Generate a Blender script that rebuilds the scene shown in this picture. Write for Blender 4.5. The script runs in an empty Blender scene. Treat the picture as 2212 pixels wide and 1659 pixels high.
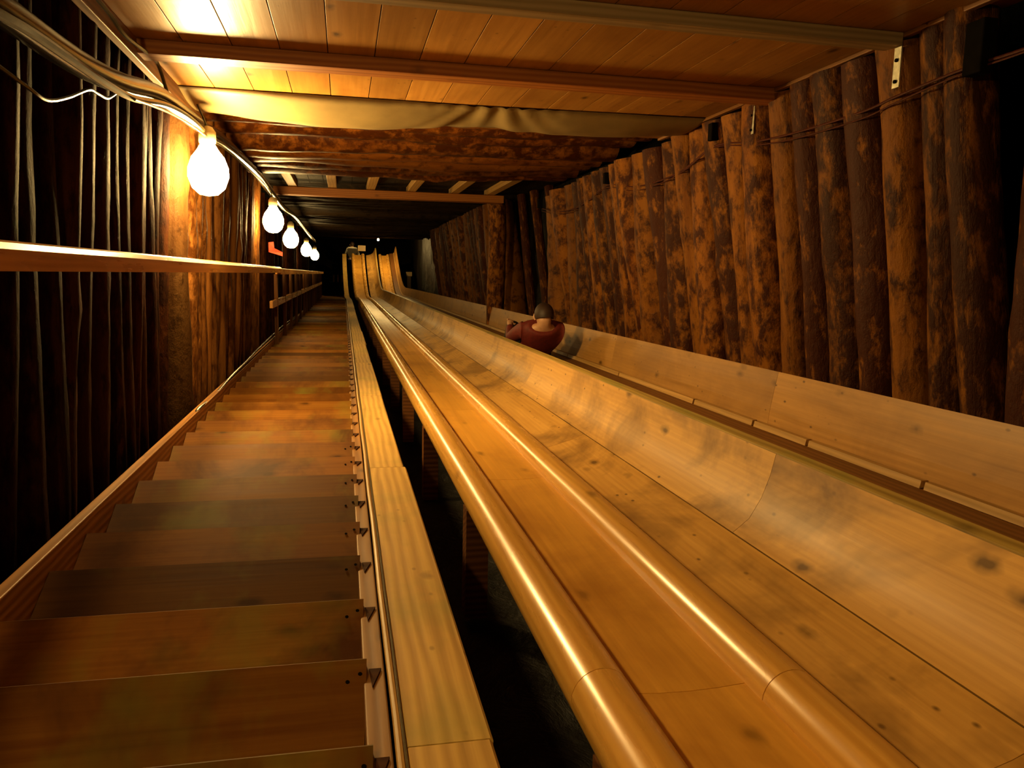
import bpy, bmesh, math, random
from mathutils import Vector, Matrix, noise
random.seed(7)
R = random.uniform
S = bpy.context.scene
COL = S.collection

# ------------------------------------------------------------------ camera
# The place is laid out in the gallery's own frame (X across, Y down the incline, Z square to the
# incline) and everything is tipped by the real slope angle at the end of the script.
SLOPE = math.radians(25)
cam_d = bpy.data.cameras.new('camera'); cam = bpy.data.objects.new('camera', cam_d); COL.objects.link(cam)
cam_d.sensor_width = 36; cam_d.lens = 1696 / 2212 * 36
cam_d.clip_start = .02; cam_d.clip_end = 200
F = 1696.
Yc = Vector((-364, -239, F)).normalized()
Xc = Vector((8010, -59, F)); Xc = (Xc - Yc * Xc.dot(Yc)).normalized()
Zc = Xc.cross(Yc)
M = Matrix((Xc, Yc, Zc))
cr, cu, cb = M.col[0], -M.col[1], -M.col[2]
cam.matrix_world = Matrix(((cr[0], cu[0], cb[0], 0), (cr[1], cu[1], cb[1], 0), (cr[2], cu[2], cb[2], 0), (0, 0, 0, 1)))
S.camera = cam

# ------------------------------------------------------------------ world and exposure
w = bpy.data.worlds.new('world'); S.world = w; w.use_nodes = True
w.node_tree.nodes['Background'].inputs[0].default_value = (.02, .012, .006, 1)
w.node_tree.nodes['Background'].inputs[1].default_value = .1
S.view_settings.view_transform = 'Standard'; S.view_settings.look = 'None'
S.view_settings.gamma = 1; S.view_settings.use_curve_mapping = False
S.view_settings.exposure = 0
S.cycles.use_denoising = True
S.cycles.max_bounces = 6; S.cycles.diffuse_bounces = 3; S.cycles.glossy_bounces = 3
S.cycles.sample_clamp_indirect = 4
LAMP_L = 590.0                       # radiance of the opal bulbs
LAMP_C = (1.0, .64, .21)

# ------------------------------------------------------------------ mesh helpers
class MB:
    def __init__(s): s.v = []; s.f = []; s.m = []
    def poly(s, vs, fs, mi=0):
        o = len(s.v); s.v += [tuple(p) for p in vs]
        s.f += [tuple(i + o for i in f) for f in fs]; s.m += [mi] * len(fs)
    def box(s, x0, x1, y0, y1, z0, z1, ch=0, mi=0):
        s.prism([(x0, z0), (x1, z0), (x1, z1), (x0, z1)], y0, y1, mi)
    def prism(s, prof, y0, y1, mi=0):                       # closed (x,z) profile, counter-clockwise, along Y
        n = len(prof)
        vs = [(x, y0, z) for x, z in prof] + [(x, y1, z) for x, z in prof]
        fs = [(i, (i + 1) % n, n + (i + 1) % n, n + i)[::-1] for i in range(n)]
        fs = [f[::-1] for f in fs]
        fs += [tuple(range(n)), tuple(range(2 * n - 1, n - 1, -1))]
        s.poly(vs, fs, mi)
    def xprism(s, prof, x0, x1, mi=0):                      # closed (y,z) profile along X
        n = len(prof)
        vs = [(x0, y, z) for y, z in prof] + [(x1, y, z) for y, z in prof]
        fs = [(i, n + i, n + (i + 1) % n, (i + 1) % n) for i in range(n)]
        fs += [tuple(range(n)), tuple(range(2 * n - 1, n - 1, -1))]
        s.poly(vs, fs, mi)
    def sweep(s, prof, ys, mi=0):                           # closed (x,z) profile along the slide's path
        n = len(prof); vs = []
        for t in ys:
            for x, z in prof: vs.append(path(t, x, z))
        fs = []
        for k in range(len(ys) - 1):
            for i in range(n):
                j = (i + 1) % n
                fs.append((k * n + i, k * n + j, (k + 1) * n + j, (k + 1) * n + i))
        fs += [tuple(range(n - 1, -1, -1)), tuple((len(ys) - 1) * n + i for i in range(n))]
        s.poly(vs, fs, mi)
    def tube(s, pts, r, n=8, mi=0):
        pts = [Vector(p) for p in pts]; rs = r if isinstance(r, (list, tuple)) else [r] * len(pts)
        vs = []; fs = []
        for k, p in enumerate(pts):
            d = (pts[min(k + 1, len(pts) - 1)] - pts[max(k - 1, 0)]).normalized()
            a = d.cross(Vector((0, 0, 1)))
            if a.length < .2: a = d.cross(Vector((1, 0, 0)))
            a.normalize(); b = d.cross(a)
            for i in range(n):
                t = 2 * math.pi * i / n
                vs.append(p + (a * math.cos(t) + b * math.sin(t)) * rs[k])
        for k in range(len(pts) - 1):
            for i in range(n):
                j = (i + 1) % n
                fs.append((k * n + i, k * n + j, (k + 1) * n + j, (k + 1) * n + i))
        fs += [tuple(range(n - 1, -1, -1)), tuple((len(pts) - 1) * n + i for i in range(n))]
        s.poly(vs, fs, mi)
    def lathe(s, prof, c=(0, 0, 0), n=20, mi=0):            # (r,z) profile about Z at c
        vs = []; fs = []
        for r, z in prof:
            for i in range(n):
                t = 2 * math.pi * i / n; vs.append((c[0] + r * math.cos(t), c[1] + r * math.sin(t), c[2] + z))
        for k in range(len(prof) - 1):
            for i in range(n):
                j = (i + 1) % n
                fs.append((k * n + i, (k + 1) * n + i, (k + 1) * n + j, k * n + j)[::-1])
        fs += [tuple(range(n))[::-1], tuple((len(prof) - 1) * n + i for i in range(n))]
        s.poly(vs, fs, mi)
    def build(s, name, mat, parent=None, loc=(0, 0, 0), smooth=False, bevel=0):
        me = bpy.data.meshes.new(name)
        L = Vector(loc)
        me.from_pydata([tuple(Vector(p) - L) for p in s.v], [], s.f)
        for m_ in (mat if isinstance(mat, list) else [mat]): me.materials.append(m_)
        for p, mi in zip(me.polygons, s.m): p.material_index = mi; p.use_smooth = smooth
        bm = bmesh.new(); bm.from_mesh(me); bmesh.ops.recalc_face_normals(bm, faces=bm.faces)
        if bevel:
            es = [e for e in bm.edges if len(e.link_faces) == 2 and e.calc_face_angle(0) > .6]
            bmesh.ops.bevel(bm, geom=es, offset=bevel, segments=2, affect='EDGES', profile=.5)
        if smooth:
            for e in bm.edges:
                if len(e.link_faces) == 2 and e.calc_face_angle(0) > .75: e.smooth = False
        bm.to_mesh(me); bm.free()
        o = bpy.data.objects.new(name, me); COL.objects.link(o)
        o.location = L
        if parent:
            o.parent = parent
            o.location = L - parent.location if loc != (0, 0, 0) else -parent.location
            if loc == (0, 0, 0): pass
        return o

def tag(o, label=None, cat=None, group=None, kind=None):
    if label: o['label'] = label
    if cat: o['category'] = cat
    if group: o['group'] = group
    if kind: o['kind'] = kind
    return o
def empty(name, loc, label, cat, group=None):
    o = bpy.data.objects.new(name, None); COL.objects.link(o); o.location = loc; o.empty_display_size = .1
    return tag(o, label, cat, group)
def copy_tree(o, parent=None):
    c = o.copy(); COL.objects.link(c)
    if parent: c.parent = parent; c.matrix_parent_inverse = o.matrix_parent_inverse.copy()
    for ch in [x for x in COL.objects if x.parent == o]: copy_tree(ch, c)
    return c

# the slides run straight down the incline and level out at the foot
S0, RC, TH = 31.0, 5.0, math.radians(27)
BZ = -.95
def path(t, x, z):
    if t <= S0: c = Vector((0, t, BZ)); a = 0
    elif t <= S0 + RC * TH:
        a = (t - S0) / RC; c = Vector((0, S0 + RC * math.sin(a), BZ + RC * (1 - math.cos(a))))
    else:
        a = TH; e = t - S0 - RC * TH
        c = Vector((0, S0 + RC * math.sin(a) + e * math.cos(a), BZ + RC * (1 - math.cos(a)) + e * math.sin(a)))
    q = max(0, min(1, (t - 28) / 8)); x -= .16 * q * q * (3 - 2 * q)
    return Vector((x, c.y - (z - BZ) * math.sin(a), c.z + (z - BZ) * math.cos(a)))
T_END = S0 + RC * TH + 2.7
def trange(a, b):
    ts = [a]; t = a
    while t < b - 1e-6:
        t = min(b, t + (1.0 if t < S0 - .5 else .25)); ts.append(t)
    return ts

# ------------------------------------------------------------------ materials
SPEC = .25                           # rough timber: weak, broad gloss
def nt(name):
    m = bpy.data.materials.new(name); m.use_nodes = True
    t = m.node_tree; p = t.nodes['Principled BSDF']
    p.inputs['Specular IOR Level'].default_value = SPEC
    return m, t, p
def N(t, typ, **k):
    n = t.nodes.new(typ)
    for a, b in k.items(): setattr(n, a, b)
    return n
def ramp(t, fac, stops):
    n = N(t, 'ShaderNodeValToRGB'); cr_ = n.color_ramp
    while len(cr_.elements) < len(stops): cr_.elements.new(.5)
    for e, (p, c) in zip(cr_.elements, stops):
        e.position = p; e.color = (*c, 1) if len(c) == 3 else c
    t.links.new(fac, n.inputs[0]); return n.outputs[0]
def mixc(t, fac, a, b, mode='MIX'):
    n = N(t, 'ShaderNodeMix', data_type='RGBA', blend_type=mode)
    for i, v in ((0, fac), (6, a), (7, b)):
        if hasattr(v, 'node'): t.links.new(v, n.inputs[i])
        elif isinstance(v, (int, float)): n.inputs[i].default_value = v
        else: n.inputs[i].default_value = (*v, 1)
    return n.outputs[2]
def coords(t, scale, island=True):
    tc = N(t, 'ShaderNodeTexCoord'); oi = N(t, 'ShaderNodeObjectInfo'); g = N(t, 'ShaderNodeNewGeometry')
    mul = N(t, 'ShaderNodeVectorMath', operation='SCALE'); mul.inputs[0].default_value = (13.7, 9.1, 17.3)
    ad = N(t, 'ShaderNodeMath', operation='ADD')
    t.links.new(oi.outputs['Random'], ad.inputs[0])
    if island: t.links.new(g.outputs['Random Per Island'], ad.inputs[1])
    else: ad.inputs[1].default_value = 0
    t.links.new(ad.outputs[0], mul.inputs['Scale'])
    va = N(t, 'ShaderNodeVectorMath', operation='ADD')
    t.links.new(tc.outputs['Object'], va.inputs[0]); t.links.new(mul.outputs[0], va.inputs[1])
    def mp(sc):
        n = N(t, 'ShaderNodeMapping'); n.inputs['Scale'].default_value = sc
        t.links.new(va.outputs[0], n.inputs[0]); return n.outputs[0]
    return mp, ad.outputs[0]
def noise_(t, vec, scale, detail=3, rough=.55, dist=0):
    n = N(t, 'ShaderNodeTexNoise'); n.inputs['Scale'].default_value = scale
    n.inputs['Detail'].default_value = detail; n.inputs['Roughness'].default_value = rough
    n.inputs['Distortion'].default_value = dist
    t.links.new(vec, n.inputs['Vector']); return n.outputs['Fac']
def bump(t, p, h, strength, dist=.004):
    b = N(t, 'ShaderNodeBump'); b.inputs['Strength'].default_value = strength; b.inputs['Distance'].default_value = dist
    t.links.new(h, b.inputs['Height']); t.links.new(b.outputs[0], p.inputs['Normal'])

def axis_scale(ax, along, across):
    return tuple(along if a == ax else across for a in 'XYZ')
def wood(name, dark, light, ax='Y', rough=.5, stain=(0, (0, 0, 0)), knots=.6, spots=0, grain=.5, bstr=.25, tone=.25, green=0):
    m, t, p = nt(name); mp, rnd = coords(t, 1)
    g1 = noise_(t, mp(axis_scale(ax, .5, 9)), 1.0, 4, .6, 1.2)
    w1 = N(t, 'ShaderNodeTexWave', wave_type='RINGS', rings_direction=ax)
    w1.inputs['Scale'].default_value = 5; w1.inputs['Distortion'].default_value = 5; w1.inputs['Detail'].default_value = 2
    w1.inputs['Detail Scale'].default_value = .6
    t.links.new(mp(axis_scale(ax, .35, 2.6)), w1.inputs['Vector'])
    fine = noise_(t, mp(axis_scale(ax, 3, 120)), 1.0, 2, .5)
    ml = N(t, 'ShaderNodeMix', data_type='FLOAT'); ml.inputs[0].default_value = grain
    t.links.new(g1, ml.inputs[2]); t.links.new(w1.outputs['Fac'], ml.inputs[3])
    m2 = N(t, 'ShaderNodeMix', data_type='FLOAT'); m2.inputs[0].default_value = .25
    t.links.new(ml.outputs[0], m2.inputs[2]); t.links.new(fine, m2.inputs[3])
    c = ramp(t, m2.outputs[0], [(.2, dark), (.72, light)])
    # every board has its own tone
    fr = N(t, 'ShaderNodeMath', operation='FRACT'); mu = N(t, 'ShaderNodeMath', operation='MULTIPLY'); mu.inputs[1].default_value = 7.13
    t.links.new(rnd, mu.inputs[0]); t.links.new(mu.outputs[0], fr.inputs[0])
    mr = N(t, 'ShaderNodeMapRange'); mr.inputs[3].default_value = 1 - tone; mr.inputs[4].default_value = 1 + tone * .4
    t.links.new(fr.outputs[0], mr.inputs[0])
    cmb = N(t, 'ShaderNodeCombineColor')
    for i in range(3): t.links.new(mr.outputs[0], cmb.inputs[i])
    c = mixc(t, 1, c, cmb.outputs[0], 'MULTIPLY')
    if knots:
        vo = N(t, 'ShaderNodeTexVoronoi'); vo.inputs['Scale'].default_value = 1; vo.inputs['Randomness'].default_value = 1
        nv = N(t, 'ShaderNodeTexNoise'); nv.inputs['Scale'].default_value = 14; t.links.new(mp((1, 1, 1)), nv.inputs['Vector'])
        va = N(t, 'ShaderNodeVectorMath', operation='MULTIPLY_ADD'); va.inputs[1].default_value = (.14, .14, .14)
        t.links.new(nv.outputs['Color'], va.inputs[0]); t.links.new(mp(axis_scale(ax, 2.6, 5.5)), va.inputs[2])
        t.links.new(va.outputs[0], vo.inputs['Vector'])
        k = ramp(t, vo.outputs['Distance'], [(.05, (1, 1, 1)), (.09, (.5, .5, .5)), (.16, (0, 0, 0))])
        kk = N(t, 'ShaderNodeMath', operation='MULTIPLY'); kk.inputs[1].default_value = knots; t.links.new(k, kk.inputs[0])
        c = mixc(t, kk.outputs[0], c, tuple(v * .25 for v in dark))
    if spots:
        vo = N(t, 'ShaderNodeTexVoronoi'); vo.inputs['Scale'].default_value = 15
        t.links.new(mp((1, .55, 1)), vo.inputs['Vector'])
        k = ramp(t, vo.outputs['Distance'], [(.05, (1, 1, 1)), (.13, (0, 0, 0))])
        ms = noise_(t, mp((1, 1, 1)), 2.2, 2); mk = ramp(t, ms, [(.4, (0, 0, 0)), (.52, (1, 1, 1))])
        kk = N(t, 'ShaderNodeMath', operation='MULTIPLY'); t.links.new(k, kk.inputs[0]); t.links.new(mk, kk.inputs[1])
        k2 = N(t, 'ShaderNodeMath', operation='MULTIPLY'); k2.inputs[1].default_value = spots; t.links.new(kk.outputs[0], k2.inputs[0])
        c = mixc(t, k2.outputs[0], c, tuple(v * .3 for v in dark))
    if stain[0]:
        st = noise_(t, mp((1, .6, 1)), 2.3, 5, .62, .4)
        k = ramp(t, st, [(.48, (0, 0, 0)), (.68, (stain[0],) * 3)])
        c = mixc(t, k, c, stain[1])
    if green:
        st = noise_(t, mp((1, .6, 1)), 3.1, 4, .6)
        k = ramp(t, st, [(.52, (0, 0, 0)), (.7, (green,) * 3)])
        c = mixc(t, k, c, (.16, .2, .03))
    t.links.new(c, p.inputs['Base Color'])
    rr = N(t, 'ShaderNodeMapRange'); rr.inputs[3].default_value = max(.05, rough - .12); rr.inputs[4].default_value = min(1, rough + .15)
    t.links.new(g1, rr.inputs[0]); t.links.new(rr.outputs[0], p.inputs['Roughness'])
    if bstr: bump(t, p, m2.outputs[0], bstr)
    return m
def bark(name, wood_c, wood_l, bark_c, amount=.5, rough=.55, ax='Z', bstr=.8):
    m, t, p = nt(name); mp, rnd = coords(t, 1, False)
    g = noise_(t, mp(axis_scale(ax, 1.2, 14)), 1, 4, .6, .6)
    c = ramp(t, g, [(.3, wood_c), (.7, wood_l)])
    b = noise_(t, mp(axis_scale(ax, 5, 9)), 1.9, 6, .68, .15)
    fr = N(t, 'ShaderNodeMath', operation='FRACT'); mu = N(t, 'ShaderNodeMath', operation='MULTIPLY'); mu.inputs[1].default_value = 5.7
    t.links.new(rnd, mu.inputs[0]); t.links.new(mu.outputs[0], fr.inputs[0])
    sh = N(t, 'ShaderNodeMath', operation='MULTIPLY_ADD'); sh.inputs[1].default_value = .22; sh.inputs[2].default_value = amount - .61
    t.links.new(fr.outputs[0], sh.inputs[0])
    ad = N(t, 'ShaderNodeMath', operation='ADD'); t.links.new(b, ad.inputs[0]); t.links.new(sh.outputs[0], ad.inputs[1])
    k = ramp(t, ad.outputs[0], [(.44, (0, 0, 0)), (.60, (1, 1, 1))])
    c = mixc(t, k, c, bark_c)
    fr2 = N(t, 'ShaderNodeMath', operation='FRACT'); mu2 = N(t, 'ShaderNodeMath', operation='MULTIPLY'); mu2.inputs[1].default_value = 11.3
    t.links.new(rnd, mu2.inputs[0]); t.links.new(mu2.outputs[0], fr2.inputs[0])
    mr = N(t, 'ShaderNodeMapRange'); mr.inputs[3].default_value = .65; mr.inputs[4].default_value = 1.15; t.links.new(fr2.outputs[0], mr.inputs[0])
    cmb = N(t, 'ShaderNodeCombineColor')
    for i in range(3): t.links.new(mr.outputs[0], cmb.inputs[i])
    c = mixc(t, 1, c, cmb.outputs[0], 'MULTIPLY')
    t.links.new(c, p.inputs['Base Color']); p.inputs['Roughness'].default_value = rough
    hh = N(t, 'ShaderNodeMath', operation='MULTIPLY_ADD'); hh.inputs[1].default_value = .5
    t.links.new(g, hh.inputs[0]); t.links.new(b, hh.inputs[2])
    bump(t, p, hh.outputs[0], bstr, .012)
    return m
def plain(name, c, rough=.5, metal=0, nscale=20, var=.3, emit=None):
    m, t, p = nt(name); mp, rnd = coords(t, 1, False)
    g = noise_(t, mp((1, 1, 1)), nscale, 4)
    cc = ramp(t, g, [(.3, tuple(v * (1 - var) for v in c)), (.7, tuple(min(1, v * (1 + var)) for v in c))])
    t.links.new(cc, p.inputs['Base Color']); p.inputs['Roughness'].default_value = rough; p.inputs['Metallic'].default_value = metal
    if emit:
        p.inputs['Emission Color'].default_value = (*emit[0], 1); p.inputs['Emission Strength'].default_value = emit[1]
    return m
def rock(name, c):
    m, t, p = nt(name); mp, rnd = coords(t, 1, False)
    g = noise_(t, mp((1, 1, 1)), 3, 8, .65, .6)
    cc = ramp(t, g, [(.3, tuple(v * .4 for v in c)), (.7, c)])
    t.links.new(cc, p.inputs['Base Color']); p.inputs['Roughness'].default_value = .6
    bump(t, p, g, 1, .05); return m

SPEC = .1
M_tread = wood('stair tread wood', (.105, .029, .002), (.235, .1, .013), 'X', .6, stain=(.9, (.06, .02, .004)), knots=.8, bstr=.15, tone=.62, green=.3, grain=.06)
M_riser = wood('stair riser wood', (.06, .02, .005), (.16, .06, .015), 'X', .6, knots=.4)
SPEC = .25
M_skirt = wood('stair skirting wood', (.20, .08, .016), (.36, .17, .042), 'Y', .5)  # tone lowered to carry the handrail's shade on the skirting
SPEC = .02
M_nose_shade = wood('painted nosing shade', (.03, .009, .002), (.06, .02, .005), 'X', .6, knots=0)  # dark tone for the painted shade triangles at the nosings
SPEC = .2
M_kerb = wood('kerb board wood', (.34, .18, .035), (.66, .42, .11), 'Y', .5, knots=.9, grain=.35, tone=.12, green=.35, spots=.4)
SPEC = .5
M_rail = wood('polished rail wood', (.46, .22, .035), (.70, .39, .085), 'Y', .26, knots=.6, bstr=.06, tone=.06, grain=.25)
SPEC = .3
M_seat = wood('slide board wood', (.48, .23, .032), (.72, .38, .062), 'Y', .36, knots=.6, bstr=.05, tone=.1, stain=(.4, (.26, .09, .012)), grain=.06)
M_side = wood('worn slide side wood', (.38, .19, .036), (.66, .385, .10), 'Y', .45, stain=(.9, (.17, .085, .022)), knots=.9, spots=1, grain=.1, bstr=.15, tone=.1)
M_side2 = wood('right slide side wood', (.26, .12, .022), (.48, .25, .06), 'Y', .45, stain=(.45, (.17, .075, .015)), knots=.9, spots=.9, grain=.08, bstr=.1, tone=.14)
M_ledge = wood('dark ledge wood', (.12, .045, .008), (.22, .09, .02), 'Y', .5, knots=.3)
M_lath = wood('pale lath wood', (.36, .2, .05), (.52, .3, .09), 'Y', .5, knots=.4)
SPEC = .12
M_ceil = wood('ceiling board wood', (.24, .10, .016), (.42, .21, .045), 'Y', .42, knots=.9, grain=.08, bstr=.35, tone=.3, spots=.5, stain=(.4, (.15, .055, .008)))
SPEC = .2
M_batten = wood('batten wood', (.2, .06, .01), (.32, .12, .022), 'X', .5, knots=.5)
M_battg = wood('grey batten wood', (.22, .15, .07), (.34, .24, .12), 'X', .5, knots=.3)
SPEC = .4
M_hand = wood('handrail wood', (.42, .17, .03), (.66, .31, .065), 'Y', .28, knots=.2, bstr=.08, grain=.2)
SPEC = .12
M_fence = wood('fence wood', (.1, .035, .007), (.18, .07, .015), 'Z', .5)
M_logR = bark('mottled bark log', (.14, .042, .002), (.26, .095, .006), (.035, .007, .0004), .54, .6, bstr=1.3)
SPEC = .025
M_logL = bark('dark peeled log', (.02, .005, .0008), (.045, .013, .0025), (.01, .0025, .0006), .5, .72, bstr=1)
M_logP = bark('pale thick post log', (.028, .011, .003), (.055, .026, .008), (.012, .005, .0015), .45, .5, bstr=1.2)
M_logB = bark('brown log behind the bulb', (.07, .024, .005), (.15, .06, .013), (.035, .011, .002), .46, .6, bstr=1.1)
SPEC = .14
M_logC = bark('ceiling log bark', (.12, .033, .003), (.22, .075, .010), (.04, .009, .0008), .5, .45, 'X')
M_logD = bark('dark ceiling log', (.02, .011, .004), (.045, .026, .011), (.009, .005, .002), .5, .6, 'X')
M_rock = rock('dark gallery rock', (.02, .011, .005))
M_rockb = rock('black gallery rock', (.005, .0028, .0012))
SPEC = .5
M_cloth = plain('grey tarpaulin', (.17, .12, .045), .55, 0, 6, .15)
SPEC = .3
M_cable = plain('black cable sheath', (.012, .009, .006), .25, 0, 40)
M_wire = plain('grey wire sheath', (.05, .042, .018), .3, 0, 40)
M_rwire = plain('red brown cable', (.05, .008, .003), .45, 0, 40)
M_steel = plain('galvanised steel', (.5, .48, .38), .42, .6, 40)
SPEC = .03
M_black = plain('black rubber', (.004, .003, .0025), .9)
SPEC = .5
M_sock = plain('cream lamp socket', (.5, .42, .25), .35)

# ------------------------------------------------------------------ setting: rock around the gallery
def rockwall(name, mat, f, nu, nv, amp=.12, sc=1.3):
    mb = MB(); vs = []; fs = []
    for i in range(nu + 1):
        for j in range(nv + 1):
            p = Vector(f(i / nu, j / nv))
            d = Vector((noise.noise(p * sc), noise.noise(p * sc + Vector((9, 3, 1))), noise.noise(p * sc + Vector((1, 7, 5))))) * amp
            vs.append(p + d)
    for i in range(nu):
        for j in range(nv):
            a = i * (nv + 1) + j; fs.append((a, a + 1, a + nv + 2, a + nv + 1))
    mb.poly(vs, fs); o = mb.build(name, mat); tag(o, kind='structure'); return o
L0, L1 = -3.0, 48.0
rockwall('wall_left', M_rock, lambda u, v: (-1.6 - (0 if u < .25 else .5), L0 + u * (L1 - L0), -2.4 + v * 5.6), 110, 12)
rockwall('wall_right', M_rockb, lambda u, v: (3.15, L0 + u * (L1 - L0), -2.4 + v * 5.6), 110, 12)
rockwall('wall_front', M_rockb, lambda u, v: (-2.6 + u * 6.2, 44, -2.4 + v * 12), 16, 30)
rockwall('wall_back', M_rockb, lambda u, v: (-2.6 + u * 6.2, -2.6, -2.4 + v * 5), 16, 14)
rockwall('trim_1', M_rockb, lambda u, v: (-2.6 + v * 6.2, L0 + u * (L1 - L0), 1.85 + (max(0, L0 + u * (L1 - L0) - 33) * .5)), 110, 14)
def floor_z(y): return -1.55 + max(0, y - 33) * math.tan(SLOPE) * .96
rockwall('floor', M_rockb, lambda u, v: (-2.6 + v * 6.2, L0 + u * (L1 - L0), floor_z(L0 + u * (L1 - L0))), 110, 14, .06)

# ceiling of long boards
mb = MB(); x = -.94; yb = -2.4
while x < 2.42:
    wdt = .222 + R(-.006, .006)
    y0, y1 = -2.4, 5.72
    mb.box(x + .002, min(x + wdt - .002, 2.46), y0, y1, 1.05 + R(-.003, .003) * 0, 1.075 + R(0, .004))
    x += wdt
cl = mb.build('ceiling', M_ceil, bevel=.0012); tag(cl, kind='structure')

# ------------------------------------------------------------------ lamps on the left wall
def make_lamp(loc, label, cat='lamp', r=.12, L=1.0):
    e = empty('hanging_lamp', loc, label, cat, None)
    mb = MB(); r_ = r
    prof = [(.004, -1.25), (.45, -1.17), (.8, -.85), (1, -.3), (.98, .15), (.8, .65), (.5, 1.05), (.33, 1.35)]
    mb.lathe([(a * r_, b * r_) for a, b in prof], loc, 16)
    b = mb.build('bulb', plain('lit opal glass', (.9, .8, .6), .3, 0, 5, .05, (LAMP_C, LAMP_L * L)), e, smooth=True); b['label'] = 'glowing opal glass bulb'
    mb = MB(); mb.lathe([(.36 * r_, 1.3 * r_), (.42 * r_, 1.4 * r_), (.42 * r_, 1.9 * r_), (.25 * r_, 2.15 * r_), (.1 * r_, 2.2 * r_)], loc, 14)
    mb.build('socket', M_sock, e, smooth=True)
    mb = MB(); x, y, z = loc
    mb.tube([(x, y, z + 2.15 * r_), (x - .02, y, z + 2.6 * r_), (x - .05, y - .02, z + 3.2 * r_)], .006, 6)
    mb.build('cord', M_cable, e, smooth=True)
    return e
LAMPS = [((-.80, 5.19, .60), 'nearest and largest of the glowing bulbs hanging by the left log wall'),
         ((-.80, 9.75, .60), 'second glowing bulb from the front, at the far end of the left log wall'),
         ((-.80, 12.9, .52), 'third glowing bulb, close below and behind the second, above the red cloth'),
         ((-.80, 18.2, .50), 'fourth glowing bulb above the far fence, touching the last one in view'),
         ((-.80, 23.4, .50), 'smallest and farthest glowing bulb in the left row, above the far fence')]
for (p, l), k in zip(LAMPS, (.9, .28, .16, .12, .1)): make_lamp(p, l, L=k)

# ------------------------------------------------------------------ logs
ORD = ['', 'first', 'second', 'third', 'fourth', 'fifth', 'sixth', 'seventh', 'eighth', 'ninth', 'tenth', 'eleventh', 'twelfth', 'thirteenth', 'fourteenth']
def log_mesh(name, mat, L, r, seed, ax='Z', n=18, rings=22, amp=.1):
    rnd = random.Random(seed); vs = []; fs = []
    bx, by = rnd.uniform(-.026, .026), rnd.uniform(-.026, .026); ph = rnd.uniform(0, 6)
    tp = rnd.uniform(-.08, .08)
    knots = [(rnd.uniform(0, 6.28), rnd.uniform(.1, L - .1), rnd.uniform(.05, .13)) for _ in range(4)]
    for k in range(rings + 1):
        z = L * k / rings
        cx = bx * math.sin(z * 2.3 + ph); cy = by * math.sin(z * 1.9 + ph + 1)
        for i in range(n):
            t = 6.28318 * i / n
            rr = r * (1 + tp * (k / rings - .5) + amp * noise.noise(Vector((math.cos(t) * 1.1, math.sin(t) * 1.1, z * 2.2 + seed * 3.1)))
                      + .04 * noise.noise(Vector((math.cos(t) * 3, math.sin(t) * 3, z * 9 + seed))))
            for ka, kz, kr in knots:
                d = math.hypot((math.atan2(math.sin(t - ka), math.cos(t - ka))) * r, z - kz)
                if d < kr: rr += r * .14 * (1 - d / kr)
            if ax == 'Z': vs.append((cx + rr * math.cos(t), cy + rr * math.sin(t), z))
            else: vs.append((z, cx + rr * math.cos(t), cy + rr * math.sin(t)))
    for k in range(rings):
        for i in range(n):
            j = (i + 1) % n; fs.append((k * n + i, k * n + j, (k + 1) * n + j, (k + 1) * n + i))
    fs += [tuple(range(n - 1, -1, -1)), tuple(rings * n + i for i in range(n))]
    me = bpy.data.meshes.new(name); me.from_pydata(vs, [], fs); me.materials.append(mat)
    bm = bmesh.new(); bm.from_mesh(me); bmesh.ops.recalc_face_normals(bm, faces=bm.faces)
    for e in bm.edges:
        if len(e.link_faces) == 2 and e.calc_face_angle(0) > .9: e.smooth = False
    bm.to_mesh(me); bm.free()
    for p in me.polygons: p.use_smooth = len(p.vertices) < 6
    return me
def set_frame(o, base, top, up_r, L, rot):
    """put a unit log (length L, radius .1) between two points with radius up_r"""
    b, tt = Vector(base), Vector(top); d = tt - b
    q = Vector((0, 0, 1)).rotation_difference(d)
    o.rotation_mode = 'QUATERNION'
    from mathutils import Quaternion
    o.rotation_quaternion = q @ Quaternion((0, 0, 1), rot)
    o.location = b; s = up_r / .1; o.scale = (s, s, d.length / L)
MR = [log_mesh('wall_log', M_logR, 2, .1, s) for s in range(7)]
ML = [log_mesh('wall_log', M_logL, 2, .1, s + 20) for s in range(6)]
MB2 = [log_mesh('wall_log', M_logB, 2, .1, s + 40) for s in range(4)]
MP = log_mesh('wall_log', M_logP, 2, .1, 50)
edges_r = [9.9, 9.31, 8.9, 8.55, 8.22, 7.96, 7.65, 7.38, 7.07, 6.80, 6.5, 6.14, 5.87, 5.57, 5.33, 5.04, 4.77, 4.5, 4.22, 3.99, 3.78, 3.51, 3.26, 3.02, 2.83, 2.64]
def xr_top(y): return 2.30 + .022 * (y - 3.3)
first = {}
def place_log(me, base, top, r, label, group, name='wall_log'):
    o = bpy.data.objects.new(name, me); COL.objects.link(o)
    set_frame(o, base, top, r, 2, R(0, 6.28)); return tag(o, label, 'log', group)
def right_log(ya, yb, lab='upright bark-mottled log in the right wall above the slide', grp='right wall logs in the near section', me=None, dx=0):
    yc = (ya + yb) / 2; r = abs(ya - yb) / 2 * 1.03
    xt = xr_top(yc) + r * .8 + R(-.012, .012) + dx
    top = 1.05 if yc > 3.0 else 1.2
    place_log(me or random.choice(MR), (xt + .36, yc + R(-.012, .012), -1.5), (xt, yc, top + R(-.02, .0)), r, lab, grp)
LM = [(9.9, 'from the far end of the near right wall, beside the rock gap'), (6.55, 'small dark cable hook'), (4.56, 'black cable holder'), (4.08, 'smaller steel strap plate'), (2.92, 'nearest steel strap plate')]
prs = list(zip(edges_r, edges_r[1:]))
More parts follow.
